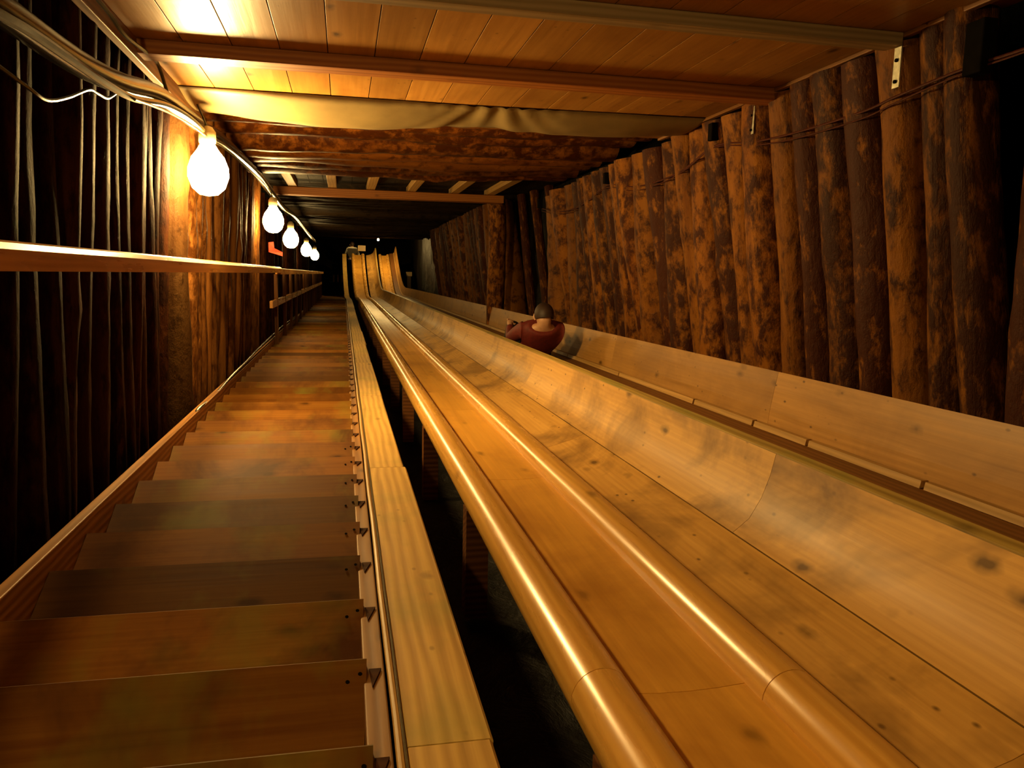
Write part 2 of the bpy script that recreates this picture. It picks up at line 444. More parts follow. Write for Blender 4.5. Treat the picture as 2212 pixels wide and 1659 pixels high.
def rlabel(i):
    yc = sum(prs[i]) / 2
    if i < 7: return ORD[i + 1] + ' mottled log counted from the far end of the near right wall'
    best = None
    for ly, nm in LM[1:]:
        at = min(range(len(prs)), key=lambda q: abs(sum(prs[q]) / 2 - ly)); d = i - at
        if best is None or abs(d) < abs(best[0]): best = (d, nm)
    d, nm = best
    if d == 0: return 'mottled right wall log directly behind the ' + nm
    return ORD[abs(d)] + ' mottled log to the ' + ('right' if d > 0 else 'left') + ' of the ' + nm
for i, (a, b) in enumerate(prs): right_log(a, b, rlabel(i))
right_log(2.55, 2.27, 'wide dark upright log at the right edge of the view, beyond a black gap')
right_log(2.26, 2.02, 'nearest right wall log, only its left edge in view at the right border')
y = 2.0
for k in range(8): right_log(y, y - .24, 'upright log in the right wall beside the camera', 'right wall logs beside the camera'); y -= .245
edges_2 = [23.2, 22.1, 20.72, 19.85, 18.88, 18.0, 16.99, 16.21, 15.38, 14.52, 13.36]
e2 = []
for a, b in zip(edges_2, edges_2[1:]): e2 += [(a, (a + b) / 2), ((a + b) / 2, b)] if a - b > .7 else [(a, b)]
for i2, (a, b) in enumerate(e2):
    yc = (a + b) / 2; r = (a - b) / 2 * 1.02; r = min(r, .24)
    place_log(random.choice(MR), (2.52 + .28 + r, yc, -1.5), (2.52 + r * .6, yc, 1.3), r, (ORD[len(e2) - i2] + ' log from the stout corner post in the far right wall' if len(e2) - i2 < 11 else ORD[i2 + 1] + ' log from the dark far end of the far right wall'), 'right wall logs in the far section')
place_log(MR[2], (2.55, 12.95, -1.5), (2.42, 12.95, 1.24), .15, 'stout corner post under the right end of the far cross beam', None)
for (ya, yb, xa, xb, l) in ((11.9, 12.5, 2.78, 3.0, 'dark pole leaning in the rock gap, nearest the corner post'), (11.2, 11.9, 2.85, 3.05, 'dark pole leaning in the middle of the rock gap'),
                        (10.5, 11.2, 2.9, 3.1, 'dark pole leaning in the rock gap, nearest the near log wall')):
    place_log(MR[3], (xb, ya, -1.5), (xa, yb, 1.3), .07, l, None, 'leaning_pole')
# left wall
edges_l = [2.44, 2.66, 2.84, 3.09, 3.46, 3.69, 3.94, 4.28, 4.59, 4.9, 5.16]
def left_log(ya, yb, lab, grp, me=None, dx=0, top=1.18):
    yc = (ya + yb) / 2; r = abs(ya - yb) / 2 * 1.0
    rr = min(r, .15)
    x = -.955 - rr + dx
    place_log(me or random.choice(ML), (x - .11, yc, -1.5), (x - R(0, .02), yc + R(-.01, .01), top), rr, lab, grp)
LQ = []
for a, b in zip(edges_l, edges_l[1:]):
    if b - a > .3:
        c = (a + b) / 2; prs = [(a, c), (c, b)]
    else: prs = [(a, b)]
    LQ += prs
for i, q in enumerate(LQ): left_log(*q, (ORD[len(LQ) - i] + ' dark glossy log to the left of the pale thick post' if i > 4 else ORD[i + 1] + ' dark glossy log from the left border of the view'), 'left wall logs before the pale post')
left_log(5.2, 5.62, 'pale thick upright log lit directly below the nearest bulb', None, MP, .05)
y = 5.78
k = 0
while y < 10.2:
    d = R(.17, .25); k += 1; left_log(y, y + d, (ORD[k] + ' brown log to the right of the pale thick post' if k < 12 else 'narrow brown log in the left wall shortly before its far end at the second bulb'), 'left wall logs between the first two bulbs', random.choice(MB2)); y += d + .01
y = 2.42
for k in range(9): left_log(y - .22, y, 'dark upright log in the left wall beside the camera', 'left wall logs beside the camera'); y -= .225

# ceiling logs
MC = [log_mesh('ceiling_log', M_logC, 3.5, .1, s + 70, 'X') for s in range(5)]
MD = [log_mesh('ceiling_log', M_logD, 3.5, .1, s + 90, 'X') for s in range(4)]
yy = 5.86
labs = ['wide ceiling log nearest the cloth', 'second', 'third']
CLOGS = [(6.0, .2), (6.43, .21), (6.86, .2), (7.29, .21), (7.72, .2), (8.15, .21), (8.58, .21), (9.02, .215)]
for i, (yc, r) in enumerate(CLOGS):
    o = bpy.data.objects.new('ceiling_log', MC[i % 5]); COL.objects.link(o)
    o.location = (-1.12, yc, 1.05 + r * .9 + (.05 if i < 3 else 0) - .02 * (i == 8)); o.scale = (3.62 / 3.5, r / .1, r / .1)
    o.rotation_euler = (0, -.018, -.01)
    lab = ('reddish brown ceiling log lying crosswise just behind the hanging cloth' if i == 0 else
           'last reddish ceiling log, brightly lit at its left end above the pale joists' if i == len(CLOGS) - 1 else
           ORD[i + 1] + ' reddish ceiling log counted back from the hanging cloth')
    tag(o, lab, 'log', None if i in (0, len(CLOGS) - 1) else 'reddish ceiling logs behind the cloth')
y = 12.75; i = 0
while y < 33:
    r = R(.15, .2)
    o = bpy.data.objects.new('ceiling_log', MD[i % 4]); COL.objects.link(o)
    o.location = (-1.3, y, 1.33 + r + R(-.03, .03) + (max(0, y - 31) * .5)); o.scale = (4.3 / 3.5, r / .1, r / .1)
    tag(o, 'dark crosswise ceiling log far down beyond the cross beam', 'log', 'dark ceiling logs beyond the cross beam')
    y += r * 2 + R(.02, .5); i += 1

# cross beam and joists
mb = MB(); mb.box(-1.0, 2.45, 12.25, 12.45, 1.135, 1.25)
tag(mb.build('cross_beam', M_batten, loc=(0, 12.35, 1.135), bevel=.008), 'long squared brown cross beam carrying the pale joist ends', 'beam')
jx = [(-.94, -.72), (-.28, -.15), (.52, .41), (1.17, 1.02), (1.86, 1.68), (2.42, 2.24)]
jl = ['leftmost and brightest pale joist above the far cross beam', 'second pale joist from the left above the cross beam',
      'third pale joist from the left above the cross beam', 'fourth pale joist from the left above the cross beam', 'fifth pale joist from the left above the cross beam', 'rightmost pale joist above the dark rock gap']
for (xa, xb), l in zip(jx, jl):
    mb = MB(); hw = .062
    vs = [(xb - hw, 12.5, 1.252), (xb + hw, 12.5, 1.252), (xb + hw, 12.5, 1.34), (xb - hw, 12.5, 1.34),
          (xb - hw, 8.9, 1.252), (xb + hw, 8.9, 1.252), (xb + hw, 8.9, 1.34), (xb - hw, 8.9, 1.34)]
    mb.poly(vs, [(0, 1, 2, 3), (7, 6, 5, 4), (0, 4, 5, 1), (1, 5, 6, 2), (2, 6, 7, 3), (3, 7, 4, 0)])
    tag(mb.build('joist', M_lath, loc=(xb, 10.7, 1.252), bevel=.006), l, 'joist')
mb = MB()
x = -1.3
while x < 2.9:
    mb.box(x, x + .2, 8.8, 12.6, 1.345, 1.37); x += .205
tag(mb.build('ceiling', M_rock), kind='structure')

# battens under the boards
mb = MB(); mb.box(-.95, 2.30, 3.04, 3.13, .995, 1.049)
tag(mb.build('ceiling_batten', M_battg, loc=(0, 3.08, 1.0), bevel=.004), 'greyish batten across the ceiling boards, nearest the camera', 'batten')
mb = MB(); mb.box(-.93, 2.34, 4.06, 4.20, .985, 1.049)
tag(mb.build('ceiling_batten', M_batten, loc=(0, 4.13, 1.0), bevel=.004), 'reddish brown batten across the ceiling boards in front of the hanging cloth', 'batten')
mb = MB(); mb.box(-.96, -.92, -2.4, 5.7, .96, 1.05)
tag(mb.build('trim_2', M_ledge, bevel=.004), kind='structure')
mb = MB(); mb.box(2.30, 2.33, -2.4, 5.7, 1.03, 1.049)
tag(mb.build('trim_3', M_ledge, bevel=.004), kind='structure')

# hanging cloth under the ceiling
mb = MB(); NU, NV = 130, 14; vs = []; fs = []
def sagx(x):                                               # hangs between three pinned points
    for a, b, s in ((-.92, .84, .085), (.84, 2.35, .06)):
        if a <= x <= b:
            u = (x - a) / (b - a); return s * math.sin(math.pi * u) ** .8
    return 0
for i in range(NU + 1):
    x = -.92 + 3.24 * i / NU
    for j in range(NV + 1):
        v = j / NV
        y0 = 4.99 - .06 * max(0, (x - .8)) ; y1 = 5.74 - .1 * max(0, x - .3)
        s = sagx(x) * 1.0
        y = y0 + (y1 - y0) * v
        z = 1.046 - .03 * math.sin(math.pi * v) - s * math.sin(math.pi * min(1, v * 1.15)) ** .8
        dx = x - .92
        if abs(dx) < .6: z += .012 * math.sin(dx * 60 / (1 + 3 * v)) * (1 - abs(dx) / .6)
        z += .006 * noise.noise(Vector((x * 4, y * 4, 0)))
        vs.append((x, y, min(z, 1.046)))
for i in range(NU):
    for j in range(NV):
        a = i * (NV + 1) + j; fs.append((a, a + 1, a + NV + 2, a + NV + 1))
mb.poly(vs, fs); o = mb.build('hanging_cloth', M_cloth, loc=(0, 5.3, 1.0), smooth=True)
md = o.modifiers.new('s', 'SOLIDIFY'); md.thickness = .003
tag(o, 'pale tarpaulin sagging under the ceiling boards in front of the cross logs', 'cloth')

# ------------------------------------------------------------------ staircase
st = empty('staircase', (-.4, 0, -1.2), 'long straight wooden staircase going down beside the slides', 'staircase')
cs, sn = math.cos(SLOPE), math.sin(SLOPE)
hv = Vector((0, cs, sn)); uv = Vector((0, -sn, cs)); SP = .3685
nose_right = .052
NT = 92
for k in range(NT):
    yk = 1.499 + (k - 3) * SP
    n0 = Vector((0, yk, -.94)); g = SP * cs + .045; th = .042
    mb = MB()
    def tv(x, a, b): return n0 + Vector((x, 0, 0)) - hv * a - uv * b
    xl = -.905 ; xr = nose_right + R(-.004, .004); w1 = R(-.004, .004)
    prof = [(0, .006), (.006, 0), (g, 0), (g, th), (.006, th), (0, th - .006)]
    vs = [tv(xl, a, b) for a, b in prof] + [tv((xr if a < .05 else xr - .018), a, b) for a, b in prof]
    n = len(prof)
    fs = [(i, n + i, n + (i + 1) % n, (i + 1) % n) for i in range(n)] + [tuple(range(n)), tuple(range(2 * n - 1, n - 1, -1))]
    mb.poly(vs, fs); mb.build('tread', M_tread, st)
mb = MB()
for k in range(NT):
    yk = 1.499 + (k - 3) * SP; n0 = Vector((0, yk, -.94)); rise = SP * sn
    a0, a1 = .03, .05
    vs = [n0 + Vector((x, 0, 0)) - hv * a - uv * b for x in (-.9, nose_right - .02) for a, b in ((a0, .042), (a1, .042), (a1, rise + .01), (a0, rise + .01))]
    mb.poly(vs, [(0, 1, 2, 3), (7, 6, 5, 4), (0, 4, 5, 1), (1, 5, 6, 2), (2, 6, 7, 3), (3, 7, 4, 0)])
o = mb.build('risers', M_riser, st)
yE = 1.499 + (NT - 3) * SP
mb = MB(); mb.box(-.95, -.908, -1.5, yE, -1.3, -.885); mb.build('skirt_board', M_skirt, st, bevel=.004)
mb = MB(); mb.box(.04, .092, -1.5, yE, -1.3, -.972); mb.build('stringer', M_skirt, st, bevel=.004)
for k in range(34):                                        # thin dark overlays painting the triangle of shade beside each nosing
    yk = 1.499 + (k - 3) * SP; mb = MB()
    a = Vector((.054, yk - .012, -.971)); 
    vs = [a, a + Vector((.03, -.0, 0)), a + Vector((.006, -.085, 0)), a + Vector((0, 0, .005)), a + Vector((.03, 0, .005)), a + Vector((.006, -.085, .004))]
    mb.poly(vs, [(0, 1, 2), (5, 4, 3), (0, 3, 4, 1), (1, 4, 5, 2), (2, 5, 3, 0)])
    o = mb.build('nosing_shade', M_nose_shade, st); o['label'] = 'small dark triangle of painted shade beside the nosing'
for k in range(22):                                        # nail heads at the tread ends
    yk = 1.499 + (k - 3) * SP; n0 = Vector((0, yk, -.94))
    for dx_, a in ((.02, .05), (.05, .07)):
        mb = MB(); c = n0 + Vector((nose_right - dx_, 0, 0)) - hv * a + uv * .0012
        vs = [c + Vector((math.cos(t) * .005, 0, 0)) + hv * math.sin(t) * .005 for t in [i * .785 for i in range(8)]]
        vs += [v + uv * .0015 for v in vs]
        mb.poly(vs, [tuple(range(8))[::-1], tuple(range(8, 16))] + [(i, (i + 1) % 8, 8 + (i + 1) % 8, 8 + i) for i in range(8)])
        o = mb.build('nail', M_black, st) if k < 12 else None

# kerb of thick boards between stair and slide
kb = empty('kerb', (.19, 0, -1.2), 'pale thick board kerb running between the staircase and the dark gap', 'kerb')
js = [-.85, 1.44, 3.73] + [3.73 + 2.29 * k for k in range(1, 13)] + [T_END]
for a, b in zip(js, js[1:]):
    o_ = R(-.006, .006); mb = MB()
    x0, x1 = .112, .283 + o_
    mb.sweep([(x0, -.985), (x1, -.985), (x1, -.926), (x1 - .006, -.92), (x0 + .006, -.92), (x0, -.926)], trange(a + .002, b - .002))
    mb.build('board', M_kerb, kb)
mb = MB(); mb.sweep([(.13, -1.5), (.25, -1.5), (.25, -.986), (.13, -.986)], trange(-1.2, T_END)); mb.build('bearer', M_riser, kb)
mb = MB()
mb.tube([path(t, .100 + .0015 * math.sin(t * 5), -.925) for t in [-.9 + .35 * i for i in range(95)]], .0085, 8); o = mb.build('edge_strip', M_lath, kb, smooth=True)
mb = MB(); mb.tube([path(t, .1115 + .001 * math.sin(t * 7 + 1), -.917) for t in [-.9 + .35 * i for i in range(95)]], .0028, 6)
o = mb.build('edge_wire', M_wire, kb, smooth=True); o['label'] = 'thin shiny wire along the kerb'

# ------------------------------------------------------------------ slides
def circ(cx, cz, r, n=28, flat=None):
    return [(cx + r * math.cos(6.28318 * i / n), cz + r * math.sin(6.28318 * i / n)) for i in range(n)]
def rail(parent, cx, cz, r, joints):
    mb = MB()
    for a, b in zip(joints, joints[1:]):
        ts = trange(a + .0015, b - .0015); n = 28
        prof = circ(cx, cz, r); mb.sweep(prof, ts)
    o = mb.build('rail', M_rail, parent, smooth=True)
    for p in o.data.polygons:
        if len(p.vertices) > 6: p.use_smooth = False
    return o
s1 = empty('slide', (.85, 0, -1.2), 'nearer wooden slide with two polished round rails and a tall worn side board', 'slide')
def joints(a, step): 
    js = [a]
    while js[-1] + step < T_END - .5: js.append(js[-1] + step)
    return js + [T_END]
rail(s1, .57, -.95, .072, joints(-2.35, 3.95)).location
rail(s1, 1.0, -.95, .072, joints(-2.38, 3.9))
mb = MB()
JB = joints(-2.3, 1.95)
for a, b in zip(JB, JB[1:]):
    mb.sweep([(.636, -.985), (.935, -.985), (.937, -.946), (.86, -.952), (.785, -.954), (.71, -.952), (.636, -.946)], trange(a + .0015, b - .0015))
mb.build('seat_board', M_seat, s1)
def thick(line, th):
    """closed profile from an open (x,z) line, thickened downwards/right"""
    out = []
    for i, (x, z) in enumerate(line):
        a = line[max(i - 1, 0)]; b = line[min(i + 1, len(line) - 1)]
        d = Vector((b[0] - a[0], b[1] - a[1])).normalized(); out.append((x + d.y * th, z - d.x * th))
    return list(line) + out[::-1]
lowp = [(1.138, -.972), (1.20, -.955), (1.29, -.928), (1.362, -.898)]
upp = [(1.364, -.894), (1.425, -.845), (1.468, -.77), (1.497, -.69), (1.515, -.61)]
for nm, pr, jj in (('lower_side_board', lowp, joints(-1.9, 3.1)), ('upper_side_board', upp, joints(-1.1, 3.6))):
    mb = MB()
    for a, b in zip(jj, jj[1:]): mb.sweep(thick(pr, .035)[::-1], trange(a + .001, b - .001))
    o = mb.build(nm, M_side, s1, smooth=True)
    o['label'] = 'lower worn plank of the slide side' if nm[0] == 'l' else 'upper worn plank of the slide side'
mb = MB(); mb.sweep([(1.516, -.622), (1.56, -.622), (1.56, -.597), (1.548, -.590), (1.518, -.604)], trange(-1.1, T_END))
o = mb.build('top_edge_board', wood('greenish edge wood', (.26, .16, .03), (.44, .3, .07), 'Y', .5, green=.6), s1); o['label'] = 'greenish rounded top edge of the slide side'
mb = MB(); mb.sweep([(1.552, -1.45), (1.575, -1.45), (1.575, -.624), (1.552, -.624)], trange(-1.1, T_END)); mb.build('back_board', M_ledge, s1)
for xx in (.57, 1.0):
    mb = MB()
    y = -.5
    while y < 31: mb = MB(); mb.box(xx - .05, xx + .05, y, y + .1, -1.52, -1.02); y += 1.9; mb.build('support_post', M_riser, s1)
s2 = empty('slide', (1.95, 0, -1.2), 'farther wooden slide against the right log wall, partly hidden behind the tall board', 'slide')
rail(s2, 1.74, -.95, .068, joints(-1.35, 3.95)); rail(s2, 2.08, -.95, .068, joints(-1.6, 3.9))
mb = MB()
for a, b in zip(JB, JB[1:]): mb.sweep([(1.8, -.985), (2.02, -.985), (2.02, -.948), (1.91, -.955), (1.8, -.948)], trange(a + .0015, b - .0015))
mb.build('seat_board', M_seat, s2)
mb = MB(); mb.sweep([(2.15, -.9), (2.345, -.87), (2.345, -.828), (2.15, -.858)], trange(-1.1, T_END)); o = mb.build('ledge', M_ledge, s2); o['label'] = 'dark brown ledge'
mb = MB(); jj = [-1.2, .8, 2.72, 3.55, 4.1, 4.9, 6.4, 8, 10, 12.5, 15, 18, 21, 25, 29, T_END]
for a, b in zip(jj, jj[1:]): mb.sweep([(2.318, -.829), (2.352, -.825), (2.352, -.795), (2.325, -.797)], trange(a + .012, b - .012))
o = mb.build('lath', M_lath, s2); o['label'] = 'pale narrow lath in short lengths'
mb = MB(); jj = joints(-1.4, 2.7)
for a, b in zip(jj, jj[1:]): mb.sweep(thick([(2.353, -.83), (2.365, -.72), (2.385, -.6), (2.405, -.50)], .032)[::-1], trange(a + .001, b - .001))
mb.build('side_board', M_side2, s2)
for xx in (1.74, 2.08):
    y = -.3
    while y < 31: mb = MB(); mb.box(xx - .05, xx + .05, y, y + .1, -1.52, -1.02); y += 1.9; mb.build('support_post', M_riser, s2)
y = -.2
while y < 31: mb = MB(); mb.box(2.44, 2.5, y, y + .08, -1.52, -.55); y += 1.7; mb.build('side_post', M_riser, s2)

# ------------------------------------------------------------------ handrail and fence
hr = empty('handrail', (-.8, 2, 0), 'long smooth wooden handrail fixed along the left log wall', 'handrail')
mb = MB()
def hz(y): return .012 * math.sin(y * .55) * (1 if y > 1.5 else 1)
pr = [(-.835, -.012), (-.775, -.012), (-.773, .040), (-.782, .056), (-.798, .062), (-.835, .062)]
vs = []; fs = []; ysr = [-1.8 + .4 * i for i in range(32)]; n = len(pr)
for yv in ysr:
    for x, z in pr: vs.append((x, yv, z))
for k in range(len(ysr) - 1):
    for i in range(n):
        j = (i + 1) % n; fs.append((k * n + i, k * n + j, (k + 1) * n + j, (k + 1) * n + i))
fs += [tuple(range(n)), tuple((len(ysr) - 1) * n + i for i in range(n))[::-1]]
mb.poly(vs, fs); mb.build('rail_board', M_hand, hr)
for y in (-.6, 1.3, 6.4, 8.6, 10.2):
    mb = MB(); mb.box(-.99, -.83, y, y + .04, .0, .05); mb.build('bracket', M_hand, hr)
fe = empty('fence', (-.85, 18, -1.4), 'brown open fence of rails and slim posts beside the far stairs', 'fence')
mb = MB(); mb.box(-.86, -.79, 10.62, 33, -.03, .045); mb.build('top_rail', M_hand, fe, bevel=.004)
mb = MB(); mb.box(-.90, -.86, 10.2, 33, -.45, -.36); mb.build('middle_rail', M_hand, fe, bevel=.004)
y = 10.9; i = 0
while y < 33:
    mb = MB(); mb.box(-.90, -.855, y, y + .06, -1.45, -.03); mb.build('post', M_fence, fe)
    y += 1.5 if y < 17 else 1.1
# slim uprights behind the fence
y = 10.9
MS = log_mesh('recess_post', M_logL, 2, .1, 61)
while y < 32:
    place_log(MS, (-1.35, y, -1.5), (-1.33, y, 1.3), .06, 'slim dark upright pole in the recess behind the far fence', 'poles behind the far fence', 'recess_pole'); y += R(.7, 1.3)

# ------------------------------------------------------------------ cables
def cable(name, pts, r, mat, label, n=10, sub=6, cat='cable'):
    P = [Vector(p) for p in pts]; out = []
    for i in range(len(P) - 1):
        p0, p1, p2, p3 = P[max(i - 1, 0)], P[i], P[i + 1], P[min(i + 2, len(P) - 1)]
        for s in range(sub):
            t = s / sub
            out.append(.5 * ((2 * p1) + (p2 - p0) * t + (2 * p0 - 5 * p1 + 4 * p2 - p3) * t * t + (3 * p1 - p0 - 3 * p2 + p3) * t ** 3))
    out.append(P[-1])
    mb = MB(); mb.tube(out, r, n); o = mb.build(name, mat, loc=tuple(P[len(P) // 2]), smooth=True)
    return tag(o, label, cat)
duct = [(-.86, .6, .62), (-.86, 1.6, .62), (-.85, 2.18, .64), (-.85, 2.42, .65), (-.85, 2.78, .66), (-.85, 3.1, .68), (-.85, 3.46, .72), (-.85, 4.06, .81),
        (-.85, 4.66, .845), (-.85, 5.39, .88), (-.86, 5.97, .93), (-.87, 7.24, .98), (-.87, 8.76, 1.0), (-.87, 10.1, .98), (-.87, 12.2, .95), (-.87, 15.4, 1.02), (-.87, 20, .98), (-.87, 25.1, .97)]
cable('thick_cable', duct, .042, M_cable, 'thick black shiny cable running along the top of the left wall above the bulbs', 12)
d2 = [(x + .035, y + .05, z - .035 + .012 * math.sin(y * 3)) for x, y, z in duct]
cable('power_cable', d2, .014, M_wire, 'thinner grey cable tied below the thick black cable on the left wall', 8)
d3 = [(x + .05, y, z - .05 - .03 * abs(math.sin(y * 1.9))) for x, y, z in duct if 3.3 < y < 11]
cable('lamp_wire', d3, .006, M_wire, 'thin slack wire looping under the cables at the nearest bulb', 6)
cable('loose_wire', [(-.93, 2.5, .55), (-.9, 2.64, .52), (-.9, 2.79, .515), (-.9, 2.99, .565), (-.9, 3.22, .64), (-.9, 3.33, .65), (-.9, 3.46, .66), (-.9, 3.6, .71), (-.9, 3.72, .75)], .006, M_wire,
      'thin grey wire drooping against the dark logs at upper left', 6)
cable('corner_wire', [(-.88, 1.5, .97), (-.88, 2.6, .99), (-.88, 3.4, .98), (-.88, 3.69, .96), (-.88, 4.19, 1.0), (-.88, 4.33, .98), (-.88, 4.5, .9), (-.88, 4.7, .87)], .009, M_wire,
      'thin shiny wire in the corner of ceiling and left wall', 6)
cable('floor_cable', [(-.93, 4.9, -1.0), (-.92, 5.23, -.89), (-.92, 5.87, -.90), (-.92, 6.84, -.87), (-.92, 7.9, -.86), (-.92, 9.07, -.84), (-.92, 12.3, -.82), (-.92, 16, -.84)], .011, M_cable,
      'dark cable along the foot of the left wall beside the steps', 8)
rc = [(0, 1.6, .8), (0, 2.0, .79), (0, 2.31, .78), (0, 2.57, .78), (0, 2.91, .76), (0, 3.14, .74), (0, 3.65, .74), (0, 4.06, .76), (0, 4.54, .81), (0, 4.95, .73), (0, 5.34, .70), (0, 5.88, .71), (0, 6.52, .79),
      (0, 7.07, .71), (0, 7.67, .67), (0, 8.2, .70), (0, 8.77, .77)]
def rxx(y, z): return xr_top(y) + (1.05 - z) * .14 - .02
def ray_fit(y, z, X0=2.2):                                  # keep the same sight line on the sloping wall
    k = 1.0
    for _ in range(8): k = rxx(y * k, z * k) / X0
    return (X0 * k, y * k, z * k)
cable('thin_cable', [ray_fit(y, z) for _, y, z in rc], .006, M_rwire, 'thin red brown cable sagging along the right log wall', 6)
cable('thin_cable', [(p[0] - .004, p[1], p[2] - .022 - .012 * math.sin(p[1] * 2.2)) for p in [ray_fit(y, z) for _, y, z in rc if y > 1.9]], .004, M_rwire,
      'second thin cable hanging just under the red brown one on the right wall', 6)
# hooks and plates on the right wall
for (y, za, zb, l) in ((4.56, .95, .84, 'black cable holder on the right wall at the middle log group'), (6.55, .90, .80, 'small dark cable hook on the right wall, farthest of the hooks'),
                       (2.50, .93, .74, 'large black box shape holding the cable, near the upper right corner'), (8.9, .9, .78, 'dark cable hook at the end of the near right log wall')):
    e = None; p = ray_fit(y, (za + zb) / 2); mb = MB(); hh = abs(za - zb) / 2; wq = .028 if y != 2.5 else .045
    mb.box(p[0] - .03, p[0] + .03, p[1] - wq, p[1] + wq, p[2] - hh, p[2] + hh)
    tag(mb.build('cable_holder', M_black, loc=p, bevel=.006), l, 'cable holder')
for (ya, za, zb, l) in ((2.92, .95, .79, 'pale steel strap plate with two bolts at the end of the nearest ceiling batten'),
                        (4.08, .95, .80, 'smaller pale steel strap plate farther along the right wall')):
    p = ray_fit(ya, (za + zb) / 2); e = empty('strap_plate', (p[0], p[1], p[2]), l, 'plate')
    hh = (za - zb) / 2 * 1.03; mb = MB(); mb.box(p[0] - .012, p[0] - .006, p[1] - .022, p[1] + .022, p[2] - hh, p[2] + hh); mb.build('plate', M_steel, e, bevel=.001)
    for q in (.35, -.7):
        mb = MB(); mb.tube([(p[0] - .010, p[1], p[2] + hh * q), (p[0] - .02, p[1], p[2] + hh * q)], .008, 6); o = mb.build('bolt', M_black, e); o['label'] = 'dark bolt head'

# wall wood chips at the foot of the right logs and the red cloth by the second bulb
mb = MB(); c = Vector((-.86, 10.55, .27))
mb.poly([c + Vector(v) for v in ((-.07, 0, .1), (-.01, .02, .11), (.0, 0, .03), (.1, .02, -.02), (.1, .0, -.07), (-.07, .02, -.02))] +
        [c + Vector(v) + Vector((0, .02, 0)) for v in ((-.07, 0, .1), (-.01, .02, .11), (.0, 0, .03), (.1, .02, -.02), (.1, .0, -.07), (-.07, .02, -.02))],
        [(0, 1, 2, 5), (5, 2, 3, 4), (11, 8, 7, 6), (10, 9, 8, 11), (0, 6, 7, 1), (1, 7, 8, 2), (2, 8, 9, 3), (3, 9, 10, 4), (4, 10, 11, 5), (5, 11, 6, 0)])
tag(mb.build('red_cloth', plain('red cloth', (.65, .05, .02), .7), loc=tuple(c)), 'small red cloth hanging at the wall end under the second and third bulbs', 'cloth')

# ------------------------------------------------------------------ foot of the slides
E = T_END
o = make_lamp((1.42, 33.6, 1.42), 'small orange lamp above the far foot of the slides', r=.042, L=3.4)
e = empty('hanging_lamp', (.9, 31.2, 1.15), 'small lamp over the level end of the nearer slide', 'lamp')
mb = MB(); mb.box(.62, .95, 35.3, 35.36, .98, 1.22)
tag(mb.build('sign_board', M_battg, loc=(.78, 35.3, 1.0)), 'small grey board standing at the far end of the slides', 'board')
mb = MB(); mb.box(2.62, 2.86, 34.0, 34.2, -.06, .12); mb.box(2.66, 2.82, 34.05, 34.15, -1.3, -.06)
tag(mb.build('grey_box', M_battg, loc=(2.7, 34.1, -1.0)), 'small grey box on a stand right of the far slide end', 'box')
for i, xx in enumerate((-.42, -.24, -.06)):
    zf = floor_z(35.6); mb = MB(); mb.box(xx - .03, xx + .03, 35.57, 35.63, zf - .1, zf + .32)
    tag(mb.build('short_post', M_fence, loc=(xx, 35.6, zf)), 'short pale post on the dark floor beyond the last stair', 'post', 'short posts beyond the stairs')
bpy.data.objects.remove(e)

